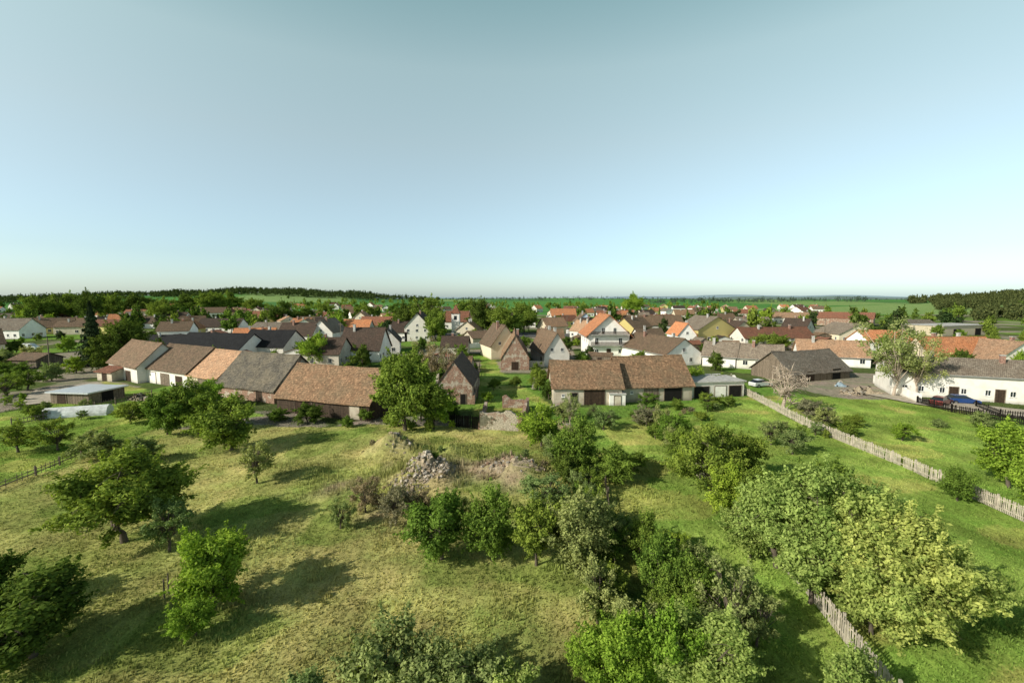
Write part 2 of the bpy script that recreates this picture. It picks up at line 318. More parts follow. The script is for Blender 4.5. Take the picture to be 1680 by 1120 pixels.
house((1340,533),(1432,536),24,522,512,'x',W['brick'],R['red'],'large farm hall with rusty roof','farm_hall','farm building',sag=.02)
house((1485,545),(1540,545),12,533,524,'x',W['cream'],R['grey'],'low agricultural hall with grey roof','farm_hall','farm building')
house((1252,530),(1330,531),12,521,512,'x',W['white'],R['paleorange'],'white house with pale orange roof at field edge','house','house',near=False,auto=True)
HG='houses of the village'
def hh(p0,p1,D,ve,vr,o,w,r,lab,**k): return house(p0,p1,D,ve,vr,o,W[w],R[r],lab,group=HG,auto=True,near=k.pop('near',False),chim=k.pop('chim',1),sag=k.pop('sag',.03),**k)
hh((285,590),(392,594),11,572,546,'x','white','black','long house with black roof and white wall')
hh((392,588),(465,590),11,568,541,'x','white','black','house with steep black roof')
hh((228,580),(300,580),10,566,549,'x','white','black','low house with black roof')
hh((455,568),(512,568),10,550,529,'x','white','dark','white house with dark roof')
hh((508,566),(546,566),14,545,524,'y','white','grey','white gable house with grey roof')
hh((556,594),(622,594),12,574,537,'x','white','dark','white house with large dark brown roof')
hh((500,602),(556,602),10,580,553,'x','old','dark','old house with dark roof')
hh((616,582),(656,581),15,561,539,'y','white','dark','white gable house with dark roof')
hh((664,560),(706,560),12,536,513,'y','white','dark','tall white gable house with dark roof')
hh((640,560),(668,560),12,545,527,'x','white','dark','white house wing with dark roof')
hh((560,551),(604,551),10,540,524,'x','white','orange','white house with orange roof')
hh((590,545),(640,545),10,533,519,'x','cream','red','cream house with red roof')
hh((37,549),(122,546),11,537,521,'x','yellow','brown','yellow house with brown roof and white windows')
hh((-30,556),(32,556),11,541,522,'x','white','grey','white house with grey roof')
hh((-60,590),(10,585),11,565,540,'x','cream','brown','cream house with brown roof')
hh((78,528),(118,527),11,519,510,'x','white','orange','white house with orange roof')
hh((205,531),(258,530),10,521,511,'x','white','grey','white house with pale roof')
hh((258,536),(300,536),10,525,512,'x','white','dark','white house with dark roof')
hh((313,522),(370,521),11,513,504,'x','white','brown','white house with brown roof')
hh((322,546),(390,546),10,536,522,'x','white','dark','white house with dark roof')
hh((405,531),(470,531),10,521,510,'x','white','red','white house with red brown roof')
hh((1028,548),(1122,548),11,533,517,'x','white','brown','long white house with brown roof')
hh((1112,565),(1142,565),12,549,530,'y','white','orange','white gable house with orange roof')
hh((1145,562),(1206,560),13,540,519,'y','yellow','grey','yellow house with grey half roof')
hh((1050,574),(1092,574),12,556,538,'x','white','brown','white house with brown roof')
hh((945,546),(975,546),11,528,513,'y','blue','brown','pale blue gable house')
hh((905,530),(945,530),11,518,506,'x','white','orange','white house with orange roof')
hh((982,536),(1020,536),11,523,509,'x','white','red','white house with red roof')
hh((730,540),(768,540),11,527,510,'x','white','red','white house with red roof')
# church
p=G(741,545); q=G(757,545); Wc=(q-p).length
e=empty('church','small white church tower with red pyramid roof','church',p); b=MB(); b.box((0,0,0),(Wc*.8,Wc*.8,9)); b.obj('wall',[W['white']],e)
b=MB(); w=Wc*.8
for a,c in (((-.3,-.3),(w+.3,-.3)),((w+.3,-.3),(w+.3,w+.3)),((w+.3,w+.3),(-.3,w+.3)),((-.3,w+.3),(-.3,-.3))): b.poly([(a[0],a[1],9.01),(c[0],c[1],9.01),(w/2,w/2,13.5)])
b.obj('roof',[R['red']],e); b=MB(); b.box((w/2-.7,-.04,6),(w/2+.7,-.003,8)); b.obj('window',[GL],e); FOOT.append((p.x,p.y,6))
labs={'orange':'bright orange roof','brown':'brown roof','dark':'dark brown roof','red':'red roof','grey':'grey roof','black':'black roof','paleorange':'faded orange roof'}
cnt=0
for it in range(6000):
    u=random.uniform(-80,1340); v=random.choice((random.uniform(506,520),random.uniform(507,554),random.uniform(525,565)))
    p=G(u,v)
    w=random.uniform(9,16)
    if any((p.x+w/2-a)**2+(p.y+4-b_)**2<(r+w/2-.5)**2 for a,b_,r in FOOT): continue
    if 800<u<895 and v>540: continue
    if 20<u<240 and v>552: continue
    a=random.choice((0,0,1.57,.4))*.35+random.uniform(-.25,.25); o=random.choice('xxy')
    if o=='y': w=random.uniform(8,10)
    rk=random.choice(['orange','brown','brown','dark','orange','red','red','grey','paleorange','barn']); wk=random.choice(['white','white','old','cream','yellow','white'])
    he_=random.uniform(2.6,4.4); p1=p+Vector((math.cos(a),math.sin(a),0))*w
    house(tuple(p),tuple(p1),random.uniform(8,12),0,0,o,W[wk],R[rk],f'{wk} village house with {labs.get(rk,"weathered roof")}',auto=True,near=False,chim=random.choice((1,2)),h=(he_,he_+random.uniform(2.4,4.2)),group=HG,sag=.0)
    cnt+=1
    if cnt>175: break
cnt=0
for it in range(2500):
    u=random.uniform(260,1400); v=random.uniform(550,608)
    p=G(u,v); w=random.uniform(3.5,8)
    if any((p.x+w/2-a)**2+(p.y+2-b_)**2<(r+2)**2 for a,b_,r in FOOT): continue
    if 772<u<892: continue
    rk=random.choice(['brown','dark','red','grey','barn']); wk=random.choice(['old','wood','darkwood','white','brick']); he_=random.uniform(2,2.6); a=random.uniform(-.4,.4)
    p1=p+Vector((math.cos(a),math.sin(a),0))*w
    house(tuple(p),tuple(p1),random.uniform(3,5),0,0,random.choice('xy'),W[wk],R[rk],'small garden outbuilding with tiled roof','shed','shed',doors=[('f',.5,1.1,1.8,DW)],h=(he_,he_+random.uniform(.7,1.6)),group='garden sheds',ov=.2)
    cnt+=1
    if cnt>36: break
e,Wd,he,hr,ro=house((84,662),(146,664),6,645,0,'x',W['wood'],R['metal'],'low wooden shed with pale sheet metal roof','shed','shed',flat=True,ov=.45,doors=[('f',.3,1.6,1.6,DW),('r',.5,2,1.6,OPENING_SHADE)])
house((160,624),(184,626),5,610,600,'x',W['old'],R['red'],'small plastered shed with red roof','shed','shed',doors=[('f',.5,1.2,1.7,DW)])
house((18,603),(60,604),6,590,578,'x',W['wood'],R['brown'],'wooden garden shed with brown roof','shed','shed')
# polytunnel
p=G(66,686); e=empty('polytunnel','low white plastic garden tunnel on the grass','greenhouse',p,.35); b=MB(); n=10; Lt=8
for i in range(n):
    a0=math.pi*i/n; a1=math.pi*(i+1)/n
    for j in range(6):
        b.poly([(Lt*j/6,-1.3*math.cos(a0),1.4*math.sin(a0)),(Lt*(j+1)/6,-1.3*math.cos(a0),1.4*math.sin(a0)),(Lt*(j+1)/6,-1.3*math.cos(a1),1.4*math.sin(a1)),(Lt*j/6,-1.3*math.cos(a1),1.4*math.sin(a1))])
for x in (0,Lt): b.poly([(x,-1.3*math.cos(math.pi*i/n),1.4*math.sin(math.pi*i/n)) for i in range(n+1)])
b.obj('cover',[plain('white_plastic',(.60,.62,.60),.4)],e)
b=MB(); b.box((-.06,-.45,0),(-.01,.45,1.2)); b.obj('door',[W['wood']],e)
# ruined walls
def ruinwall(pa,pb,hh_,label,mat,th=.45,seed=1,cat='wall',rough=.25):
    rr=random.Random(seed); a=G(*pa);c=G(*pb); d=c-a;Lw=d.length; e=empty('ruined_wall',label,cat,a,math.atan2(d.y,d.x)); b=MB(); n=int(Lw/.35)+1
    hs=[hh_*(1-rough*.5+rough*mnoise.noise(Vector((i*.23,seed*3.1,0)))*1.6+rr.uniform(-.04,.03)) for i in range(n+1)]
    for i in range(n):
        x0=Lw*i/n;x1=Lw*(i+1)/n;z0,z1=hs[i],hs[i+1]
        P=[(x0,0,-.2),(x1,0,-.2),(x1,0,z1),(x0,0,z0)];Q=[(x,th,z) for x,y,z in P]
        b.poly(P);b.poly(Q[::-1]);b.poly([P[3],P[2],Q[2],Q[3]])
    b.poly([(0,0,-.2),(0,0,hs[0]),(0,th,hs[0]),(0,th,-.2)]);b.poly([(Lw,0,-.2),(Lw,th,-.2),(Lw,th,hs[-1]),(Lw,0,hs[-1])])
    b.obj('wall',[mat],e)
ruinwall((787,704),(856,707),2.6,'crumbling brick and plaster wall of a ruined barn',W['ruin'],seed=3)
ruinwall((824,670),(866,670),2.0,'broken brick wall fragment',W['brick'],seed=4)
ruinwall((856,707),(868,670),2.0,'broken side wall of a ruined barn',W['brick'],seed=5)
ruinwall((790,704),(800,668),1.0,'low remains of a brick wall',W['brick'],seed=6)
ruinwall((779,664),(787,630),1.5,'low brick garden wall',W['brick'],seed=8)
ruinwall((880,690),(925,668),.9,'low stone remains overgrown with grass',W['ruin'],seed=9)
ruinwall((1432,628),(1506,662),1.6,'whitewashed garden wall beside gravel yard',W['white'],seed=10,rough=.02)
ruinwall((718,612),(713,660),1.7,'old plastered garden wall',W['old'],seed=11,rough=.1)
ruinwall((1220,650),(1205,626),1.4,'white plastered garden wall',W['white'],seed=12,rough=.02)
ruinwall((770,572),(806,570),1.8,'pale plastered yard wall',W['white'],seed=13,rough=.02)
ruinwall((868,604),(893,604),1.8,'pale plastered yard wall beside a gate',W['old'],seed=14,rough=.05)
# ---------------- fences
def fence(pts,label,h=1.25,gap=.135,w=.075,mat=PICK,post=2.6,name='picket_fence',seed=0,miss=.025):
    rr=random.Random(seed); P=[G(*p) for p in pts]; o=P[0].copy(); e=empty(name,label,'fence',o); sl=MB(); ra=MB(); posts=[]
    for a,c in zip(P,P[1:]):
        a=a-o;c=c-o;d=c-a;Ln=d.length;dn=d.normalized();an=math.atan2(d.y,d.x)
        n=int(Ln/gap)
        for i in range(n):
            if rr.random()<miss: continue
            T=Matrix.Translation(a+dn*(i*gap))@Matrix.Rotation(an,4,'Z')@Matrix.Rotation(rr.gauss(0,.03),4,'Y')@Matrix.Rotation(rr.gauss(0,.02),4,'X'); hh2=h+rr.uniform(-.06,.05)
            sl.box((-w/2,-.04,.06),(w/2,-.02,hh2),0,T)
        for z in (.35,h-.25):
            m=max(1,int(Ln/3))
            for i in range(m):
                T=Matrix.Translation(a+dn*(Ln*i/m))@Matrix.Rotation(an,4,'Z'); ra.box((0,-.017,z-.04+rr.uniform(-.02,.02)),(Ln/m,.02,z+.04),0,T)
        m=max(1,int(Ln/post))
        for i in range(m+1): posts.append((a+dn*(Ln*i/m),an))
    sl.obj('slats',[mat],e,uv=False); ra.obj('rail',[mat],e,uv=False)
    b=MB(); b.box((-.055,.022,0),(.055,.13,h+.08)); po=None
    for p,an in posts[:95]:
        if po is None: po=b.obj('post',[mat],e,uv=False); q=po
        else: q=po.copy(); C.objects.link(q)
        q.location=p; q.rotation_euler[2]=an
fence([(1218,645),(1262,668),(1322,700),(1500,775),(1760,893)],'long weathered grey wooden picket fence between gardens',seed=1)
fence([(1110,742),(1160,800),(1322,972),(1380,1046),(1470,1165)],'grey picket fence along the orchard edge',h=1.3,seed=2)
fence([(1504,662),(1560,676),(1760,712)],'brown wooden slatted yard fence',h=1.2,gap=.2,w=.11,mat=W['wood'],seed=3,name='slatted_fence')
fence([(738,700),(786,704)],'old wooden plank gate beside brick ruin',h=1.7,gap=.15,w=.13,mat=W['wood'],seed=4,name='plank_fence')
fence([(-20,812),(60,780),(135,748)],'low dark wooden rail fence in the grass',h=.9,gap=.5,w=.06,mat=POLE,seed=5,name='garden_fence')
fence([(20,700),(120,680),(250,650)],'thin garden fence beside the orchard',h=1.1,gap=.4,w=.05,mat=POLE,seed=6,name='garden_fence')
fence([(990,770),(1000,850),(1012,980),(1040,1180)],'old rickety fence overgrown by shrubs',h=1.0,gap=.3,w=.08,mat=POLE,seed=7,name='garden_fence')
fence([(1600,668),(1640,684),(1700,690)],'rusty yard fence panel',h=1.1,gap=.25,w=.1,mat=W['wood'],seed=8,name='slatted_fence')
fence([(787,600),(783,655)],'thin garden fence along a lawn strip',h=1.1,gap=.3,w=.06,mat=POLE,seed=9,name='garden_fence')
fence([(1140,628),(1200,622)],'garden fence behind the garage',h=1.1,gap=.25,w=.08,mat=PICK,seed=10,name='garden_fence')
# ---------------- utility poles
for u,v,hp in ((1352,560,9),(83,612,8),(930,548,9),(1210,548,9),(700,548,9),(1325,536,9),(560,566,8),(1012,556,8),(262,600,8),(440,560,9),(640,535,9),(1090,540,9)):
    e=empty('utility_pole','slender wooden utility pole with crossarm','utility pole',G(u,v),random.uniform(-.5,.5),'utility poles in the village')
    b=MB(); b.tube([(0,0,0),(0,0,hp)],[.15,.1],8); b.obj('mast',[POLE],e,uv=False)
    b=MB(); b.box((-.9,-.06,hp-.7),(.9,.06,hp-.58)); b.box((-.8,-.04,hp-.578),(-.72,.04,hp-.4)); b.box((.72,-.04,hp-.578),(.8,.04,hp-.4)); b.obj('crossarm',[POLE],e,uv=False)
for u,v in ((270,985),(277,975),(940,792)):
    e=empty('wooden_post','thin wooden post standing in meadow grass','post',G(u,v),0,'meadow posts'); b=MB(); b.tube([(0,0,0),(.03,0,1.3)],[.05,.04],6); b.obj('stake',[POLE],e,uv=False)
# ---------------- cars
TY=plain('tyre_rubber',(.02,.02,.02),.9); RIM=plain('wheel_rim',(.4,.4,.42),.35,.8); LAMP=plain('lamp_glass',(.7,.7,.68),.15)
def car(u,v,rot,colr,label,van=False):
    paint=plain('paint_'+label.split()[0],colr,.25,.1,.05); paint.node_tree.nodes['Principled BSDF'].inputs['Coat Weight'].default_value=.6
    e=empty('parked_van' if van else 'parked_car',label,'van' if van else 'car',G(u,v),rot,'parked vehicles')
    def loft(prof,wids,name,mat,par):
        b=MB(); n=len(prof)
        for i in range(n):
            (x0,z0),(x1,z1)=prof[i],prof[(i+1)%n]; w0,w1=wids[i],wids[(i+1)%n]
            b.poly([(x0,-w0,z0),(x1,-w1,z1),(x1,w1,z1),(x0,w0,z0)])
        b.poly([(x,-w,z) for (x,z),w in zip(prof,wids)]); b.poly([(x,w,z) for (x,z),w in zip(prof,wids)][::-1])
        return b.obj(name,[mat],par,uv=False)
    if van:
        body=[(-2.4,.3),(-2.4,1.9),(-2.2,2.1),(1.1,2.1),(1.9,1.25),(2.45,1.05),(2.5,.35)]; bw=[.95,.92,.85,.85,.9,.9,.92]
        gl=[(1.15,1.95),(1.83,1.28),(.5,1.28),(.5,1.9)]; gw=[.86,.925,.95,.9]
    else:
        body=[(-2.1,.3),(-2.15,.75),(-2.05,.95),(-1.3,1.0),(.9,.98),(1.8,.8),(2.1,.65),(2.12,.3)]; bw=[.82,.86,.84,.84,.84,.82,.78,.8]
        gl=[(-1.9,.97),(-1.35,1.38),(.15,1.42),(1.0,.96)]; gw=[.8,.64,.64,.8]
    loft(body,bw,'body',paint,e)
    loft(gl,gw,'window',GL,e)
    if not van: loft([(-1.38,1.385),(-1.2,1.45),(.0,1.47),(.17,1.425)],[.63,.6,.6,.63],'roof',paint,e)
    for x in (-1.3,1.3):
        for y in (-.8,.8):
            b=MB(); b.tube([(x,y-.1,.32),(x,y+.1,.32)],[.32,.32],14); b.poly([(x+.32*math.cos(k*.785),y-.102,.32+.32*math.sin(k*.785)) for k in range(8)]); w=b.obj('wheel',[TY],e,uv=False)
            b=MB(); sgn=-1 if y<0 else 1; b.tube([(x,y+sgn*.09,.32),(x,y+sgn*.125,.32)],[.2,.19],12); b.obj('rim',[RIM],w,uv=False)
    xf=2.46 if van else 2.08
    for y in (-.6,.6):
        b=MB(); b.box((xf,y-.15,.6),(xf+.07,y+.15,.75)); b.obj('headlight',[LAMP],e,uv=False)
car(150,601,.15,(.02,.022,.025),'black parked car on the village road')
car(1578,662,-.25,(.02,.06,.20),'blue parked car in a gravel yard')
car(1544,664,.5,(.20,.04,.035),'red parked car beside a blue car')
car(1248,634,.3,(.62,.62,.62),'pale parked car beside the wooden barn')
car(938,548,.2,(.75,.75,.75),'white delivery van parked on the village green',True)
car(905,545,-.1,(.7,.7,.7),'white parked car on the village street')
car(1010,560,.0,(.5,.5,.5),'silver parked car beside a house')
car(48,574,.1,(.7,.7,.7),'white parked van beside the road',True)
# ---------------- ground
def inpoly(X,Y,pts):
    P=[G(*p) for p in pts]; r=np.zeros(X.shape,bool); n=len(P)
    for i in range(n):
        a,b=P[i],P[(i+1)%n]
        if a.y==b.y: continue
        c=((a.y>Y)!=(b.y>Y))&(X<(b.x-a.x)*(Y-a.y)/(b.y-a.y)+a.x); r^=c
    return r
def vnoise(X,Y,s,seed=0):
    rg=np.random.default_rng(seed); T=rg.random((64,64)); x=X/s;y=Y/s; xi=np.floor(x).astype(int);yi=np.floor(y).astype(int); fx=x-xi;fy=y-yi; fx=fx*fx*(3-2*fx);fy=fy*fy*(3-2*fy)
    g=lambda a,b:T[a%64,b%64]
    return (g(xi,yi)*(1-fx)+g(xi+1,yi)*fx)*(1-fy)+(g(xi,yi+1)*(1-fx)+g(xi+1,yi+1)*fx)*fy
orch=[(-900,770),(0,806),(130,748),(250,702),(600,695),(880,695),(935,765),(975,860),(990,1000),(1000,1120),(1030,2200),(-3000,2200),(-3000,900)]
lawn=[(940,700),(1130,662),(1220,650),(1480,655),(1700,700),(2400,850),(4000,2200),(1030,2200),(1000,1120),(990,1000),(975,860),(940,760)]
llawn=[(-300,700),(0,680),(150,645),(170,625),(240,640),(360,662),(440,680),(250,702),(130,748),(0,806),(-300,830)]
garden=[(772,700),(784,655),(790,575),(806,575),(822,610),(868,640),(905,665),(880,700)]
DRY=[(700,780,5.5),(645,742,4.0),(828,778,5.5),(560,810,3.5),(835,690,4),(915,690,3.0),(620,850,3)]
def tone(X,Y):
    jx=X+(vnoise(X,Y,3,1)-.5)*3; jy=Y+(vnoise(X,Y,3,2)-.5)*3
    c=np.zeros(X.shape+(3,)); c[:]=(.09,.12,.042)
    n=vnoise(X,Y,12,5)[...,None]; c=np.where(n>.62,np.array((.27,.24,.19)),c); c=np.where(n<.38,np.array((.15,.25,.05)),c)
    far=Y>430
    k=(np.floor((X+.35*Y)/260).astype(int)*7+np.floor(Y/330).astype(int)*3)%5
    fc=np.array([(.085,.21,.06),(.10,.24,.07),(.20,.29,.11),(.09,.22,.065),(.08,.18,.065)])[k]
    c=np.where(far[...,None],fc,c)
    n2=vnoise(X,Y,7,9)[...,None]; n3=vnoise(X,Y,2.2,11)[...,None]; n4=vnoise(X,Y,4.5,15)[...,None]
    dry=np.array((.44,.405,.155))*(1-n2)+np.array((.30,.335,.100))*n2; dry=dry*(.68+.55*n3)
    dry=np.where(n4>.68,dry*np.array((.70,.82,.66)),dry)
    c=np.where(inpoly(jx,jy,orch)[...,None],dry,c)
    gr=np.array((.28,.37,.085))*(1-n2)+np.array((.17,.265,.050))*n2; gr=gr*(.7+.6*n3); gr=np.where(n4>.66,gr*np.array((1.4,1.08,1.4)),gr)
    c=np.where((inpoly(jx,jy,lawn)|inpoly(jx,jy,llawn)|inpoly(X,Y,garden))[...,None],gr,c)
    for (u,v,r) in DRY:
        p=G(u,v); d=np.sqrt((jx-p.x)**2+(jy-p.y)**2)[...,None]; w=np.clip((r-d)/3,0,1)*np.clip((n3-.2)*2,0,1); c=c*(1-w)+np.array((.33,.265,.175))*w
    return c
def axis(a,b,fa,fb,st,gr):
    xs=list(np.arange(fa,fb,st)); s=st;x=fb
    while x<b: xs.append(x); s*=gr; x+=s
    xs.append(b); s=st*gr;x=fa-s
    while x>a: xs.insert(0,x); s*=gr; x-=s
    xs.insert(0,a); return np.array(xs)
xs=axis(-7000,7000,-75,75,.5,1.05); ys=axis(-200,7500,8,110,.5,1.045)
X,Y=np.meshgrid(xs,ys); Z=hz(X,Y)+ (vnoise(X,Y,9,21)-.5)*.25*np.clip((90-Y)/20,0,1)+(vnoise(X,Y,2.5,22)-.5)*.14*np.clip((80-Y)/20,0,1)
nn=vnoise(X,Y,1.7,41); n5=vnoise(X,Y,.9,43)
for (u,v,r,h) in ((692,780,4.6,1.4),(643,745,4.0,1.7),(828,777,4.4,1.5),(740,745,4,.8),(560,810,5,.4),(730,800,2.5,.6),(870,785,2.5,.9)):
    p=G(u,v); Z=Z+h*(.25+.8*nn+.55*n5)*np.exp(-((X-p.x)**2+(Y-p.y)**2)/(r*.6)**2)
def gz(x,y):
    i=np.searchsorted(xs,x)-1;j=np.searchsorted(ys,y)-1; return float(Z[j,i])
me=bpy.data.meshes.new('ground'); nx,ny=len(xs),len(ys)
idx=np.arange(nx*ny).reshape(ny,nx); q=np.stack([idx[:-1,:-1],idx[:-1,1:],idx[1:,1:],idx[1:,:-1]],-1).reshape(-1,4)
me.vertices.add(nx*ny); me.vertices.foreach_set('co',np.stack([X,Y,Z],-1).reshape(-1).astype(np.float32))
me.loops.add(q.size); me.loops.foreach_set('vertex_index',q.reshape(-1).astype(np.int32)); me.polygons.add(len(q)); me.polygons.foreach_set('loop_start',np.arange(0,q.size,4,dtype=np.int32))
me.update(calc_edges=True); me.polygons.foreach_set('use_smooth',np.ones(len(q),bool))
a=me.color_attributes.new('tone','FLOAT_COLOR','POINT'); cc=np.ones((nx*ny,4),np.float32); cc[:,:3]=tone(X,Y).reshape(-1,3); a.data.foreach_set('color',cc.reshape(-1))
gm,nt,b_=newmat('meadow_ground'); at=N(nt,'ShaderNodeAttribute'); at.attribute_name='tone'; tc=N(nt,'ShaderNodeTexCoord')
mp=N(nt,'ShaderNodeMapping'); mp.inputs['Scale'].default_value=(1,.35,1); mp.inputs['Rotation'].default_value=(0,0,-.5); nt.links.new(tc.outputs['Object'],mp.inputs[0])
n1=N(nt,'ShaderNodeTexNoise',Scale=2.2,Detail=8.0,Roughness=.75); nt.links.new(mp.outputs[0],n1.inputs[0])
n2=N(nt,'ShaderNodeTexNoise',Scale=.25,Detail=6.0,Roughness=.6); nt.links.new(tc.outputs['Object'],n2.inputs[0])
n3=N(nt,'ShaderNodeTexNoise',Scale=9.0,Detail=4.0,Roughness=.8); nt.links.new(tc.outputs['Object'],n3.inputs[0])
col=mixc(nt,1.0,at.outputs['Color'],ramp(nt,n1.outputs[0],[(.3,g3(.55)),(.7,g3(1.42))]),'MULTIPLY')
col=mixc(nt,1.0,col,ramp(nt,n2.outputs[0],[(.35,(.78,.93,.74)),(.65,(1.2,1.08,1.15))]),'MULTIPLY')
col=mixc(nt,1.0,col,ramp(nt,n3.outputs[0],[(.3,g3(.65)),(.7,g3(1.38))]),'MULTIPLY')
nt.links.new(col,b_.inputs['Base Color']); b_.inputs['Roughness'].default_value=1; b_.inputs['Specular IOR Level'].default_value=0
bp=N(nt,'ShaderNodeBump',Strength=.8,Distance=.12); nt.links.new(n1.outputs[0],bp.inputs['Height']); nt.links.new(bp.outputs[0],b_.inputs['Normal'])
me.materials.append(gm); go=bpy.data.objects.new('ground',me); go['kind']='structure'; finish(go)
def sheet(name,pts,mat,z=.02):
    b=MB(); P=[G(*p) for p in pts]; b.poly([(p.x,p.y,z) for p in P]); o=b.obj(name,[mat]); o['kind']='structure'; return o
ASP=plain('asphalt',(.10,.10,.10),.9,0,.2,.5); GRV=plain('gravel',(.40,.35,.28),.95,0,.25,1.5)
sheet('road',[(-100,620),(20,607),(120,600),(230,594),(300,603),(300,596),(225,588),(120,593),(0,598),(-100,606)],ASP,.16)
sheet('yard',[(20,668),(60,640),(160,628),(172,632),(150,645),(140,656)],GRV,.2)
sheet('yard',[(1400,640),(1462,650),(1700,676),(1760,700),(1560,672),(1500,664),(1420,648)],GRV,.21)
sheet('road',[(640,553),(980,553),(1010,560),(1120,575),(1120,570),(1010,552),(900,546),(640,547)],ASP,.17)
sheet('path',[(872,640),(880,640),(883,600),(878,600)],GRV,.22)
# ---------------- trees
def leaves(cen,rad,n,size,rg,squash=1.0,jit=.55,fl=.2):
    pr=rad**2; pr=pr/pr.sum(); k=rg.choice(len(cen),n,p=pr); w=rad[k]
    d=rg.normal(size=(n,3)); d/=np.linalg.norm(d,axis=1,keepdims=True); d[:,2]=np.where((d[:,2]<0)&(rg.random(n)<fl),-d[:,2],d[:,2])
    rr=rg.random(n)**.45*(1+.35*rg.random(n)**3); p=cen[k]+d*(w*rr)[:,None]*np.array((1,1,squash))
    nr=d+rg.normal(size=(n,3))*jit; nr[:,2]+=.2; nr/=np.linalg.norm(nr,axis=1,keepdims=True)
    t=np.cross(nr,rg.normal(size=(n,3))); t/=np.linalg.norm(t,axis=1,keepdims=True); bt=np.cross(nr,t)
    s=size*rg.uniform(.6,1.3,n)[:,None]
    return np.stack([p-t*s*.75,p-bt*s*.42,p+t*s*.75,p+bt*s*.42],1)
def treemesh(seed,kind,n,size):
    rg=np.random.default_rng(seed); rr=random.Random(seed); b=MB()
    if kind=='conifer':
        nl=int(n); z=rg.random(nl)**1.1; an=rg.random(nl)*6.283; R0=(1-z)*.95*(.75+.25*np.sin(z*70)); r=R0*rg.random(nl)**.45
        p=np.stack([r*np.cos(an),r*np.sin(an),.15+z*1.85-r*.15],1); nr=np.stack([np.cos(an),np.sin(an),np.full(nl,.9)],1)+rg.normal(size=(nl,3))*.5; nr/=np.linalg.norm(nr,axis=1,keepdims=True)
        t=np.cross(nr,rg.normal(size=(nl,3))); t/=np.linalg.norm(t,axis=1,keepdims=True); bt=np.cross(nr,t); s=size
        V=np.stack([p-t*s,p-bt*s*.4,p+t*s,p+bt*s*.4],1); b.tube([(0,0,-.1),(0,0,1.9)],[.05,.01],6)
        return V,b
    nl={'bare':18,'sparse':46,'bushy':40,'airy':44}.get(kind,64)
    if size>.1: nl=20
    cen=[];rad=[]
    lob=[(rg.random()*6.283,rg.uniform(.7,1.15)) for _ in range(4)]; ph=rg.random()*6
    for i in range(nl):
        th=rg.random()*6.283; cz=rg.uniform(-.95,1); rr_=math.sqrt(max(0,1-cz*cz)); q=rg.uniform(.5,1.0)
        irr=sum(a*max(0,math.cos(th-t0))**2 for t0,a in lob)/1.3; irr=min(1.15,max(.68,irr))
        zc,hz_=(1.06,.88) if kind!='bushy' else (.9,.92)
        if kind=='airy': zc,hz_=1.2,.78
        c=np.array((rr_*math.cos(th)*q*.83*irr,rr_*math.sin(th)*q*.83*irr,zc+cz*hz_*q*.9*(1+.15*math.sin(2*th+ph)))); c+=rg.normal(size=3)*.06
        cen.append(c); rad.append(rg.uniform(.11,.25) if kind not in('sparse','airy') else rg.uniform(.09,.19))
    if size>.1: rad=[r*1.45 for r in rad]
    if kind=='bushy': cen=[np.array((c[0],c[1],max(c[2],.22))) for c in cen]
    if kind not in('sparse','bare','airy'):
        cen.append(np.array((0,0,1.05)));rad.append(.42)
    cen=np.array(cen);rad=np.array(rad)
    V=leaves(cen,rad,n,size,rg)
    m=n//8; k=rg.integers(0,len(cen),m); out=cen[k]-np.array((0,0,.8)); out/=np.linalg.norm(out,axis=1,keepdims=True)+1e-6
    V2=leaves(cen[k]+out*(rad[k]*rg.uniform(.8,1.9,m))[:,None],np.full(m,.05),m,size*.9,rg); V=np.concatenate([V,V2])
    lean=rr.uniform(-.1,.1); fork=(lean,rr.uniform(-.07,.07),.4)
    r0={'bare':.06,'airy':.032}.get(kind,.042); b.tube([(0,0,-.12),(lean*.3,0,.2),fork],[r0*1.35,r0,r0*.8],8)
    b.tube([fork,(fork[0]*1.3,fork[1],.95),(fork[0],fork[1],1.6)],[r0*.75,r0*.45,r0*.12],6)
    step=1 if kind in('bare','sparse','airy') else 2
    for c,r in list(zip(cen,rad))[::step]:
        z0=rr.uniform(.32,.8); s=Vector((fork[0]*z0/.5*.8,fork[1],z0)); c=Vector(c); md=s.lerp(c,.5)+Vector((rr.uniform(-.06,.06),rr.uniform(-.06,.06),rr.uniform(-.02,.09)))
        b.tube([s,md,c],[r0*.42,r0*.27,r0*.1],5)
        for j in range(18 if kind=='bare' else 3):
            L_=r*1.5 if kind!='bare' else .34
            d=Vector((rr.gauss(0,1),rr.gauss(0,1),rr.gauss(.4,.8))).normalized()*L_; q=md.lerp(c,rr.uniform(.1,1)); ft=.24 if kind=='bare' else .16; b.tube([q,q+d*.5+Vector((0,0,.03)),q+d],[r0*ft,r0*ft*.75,r0*ft*.4],3)
    return V,b
TM={}
def variant(key,kind,n,size,seeds,bark=BARK):
    lst=[]
    for s in seeds:
        V,b=treemesh(s,kind,n,size); cm=meshfaces('crown',V,4,[L['mid']])
        t=b.obj('trunk',[bark],uv=False,smooth=True); tmn=t.data; bpy.data.objects.remove(t); lst.append((tmn,cm))
    TM[key]=lst
variant('big','round',28000,.040,(1,2,3,4,5)); variant('med','round',14500,.052,(11,12,13,14,15)); variant('bush','bushy',9500,.060,(21,22,23,24))
variant('sparse','airy',4200,.038,(31,32),BARKL); variant('bare','bare',120,.03,(41,42),BARKL); variant('far','round',1900,.13,(51,52,53,54)); variant('conifer','conifer',5000,.09,(61,62))
variant('thin','sparse',5600,.050,(71,72,73,74))
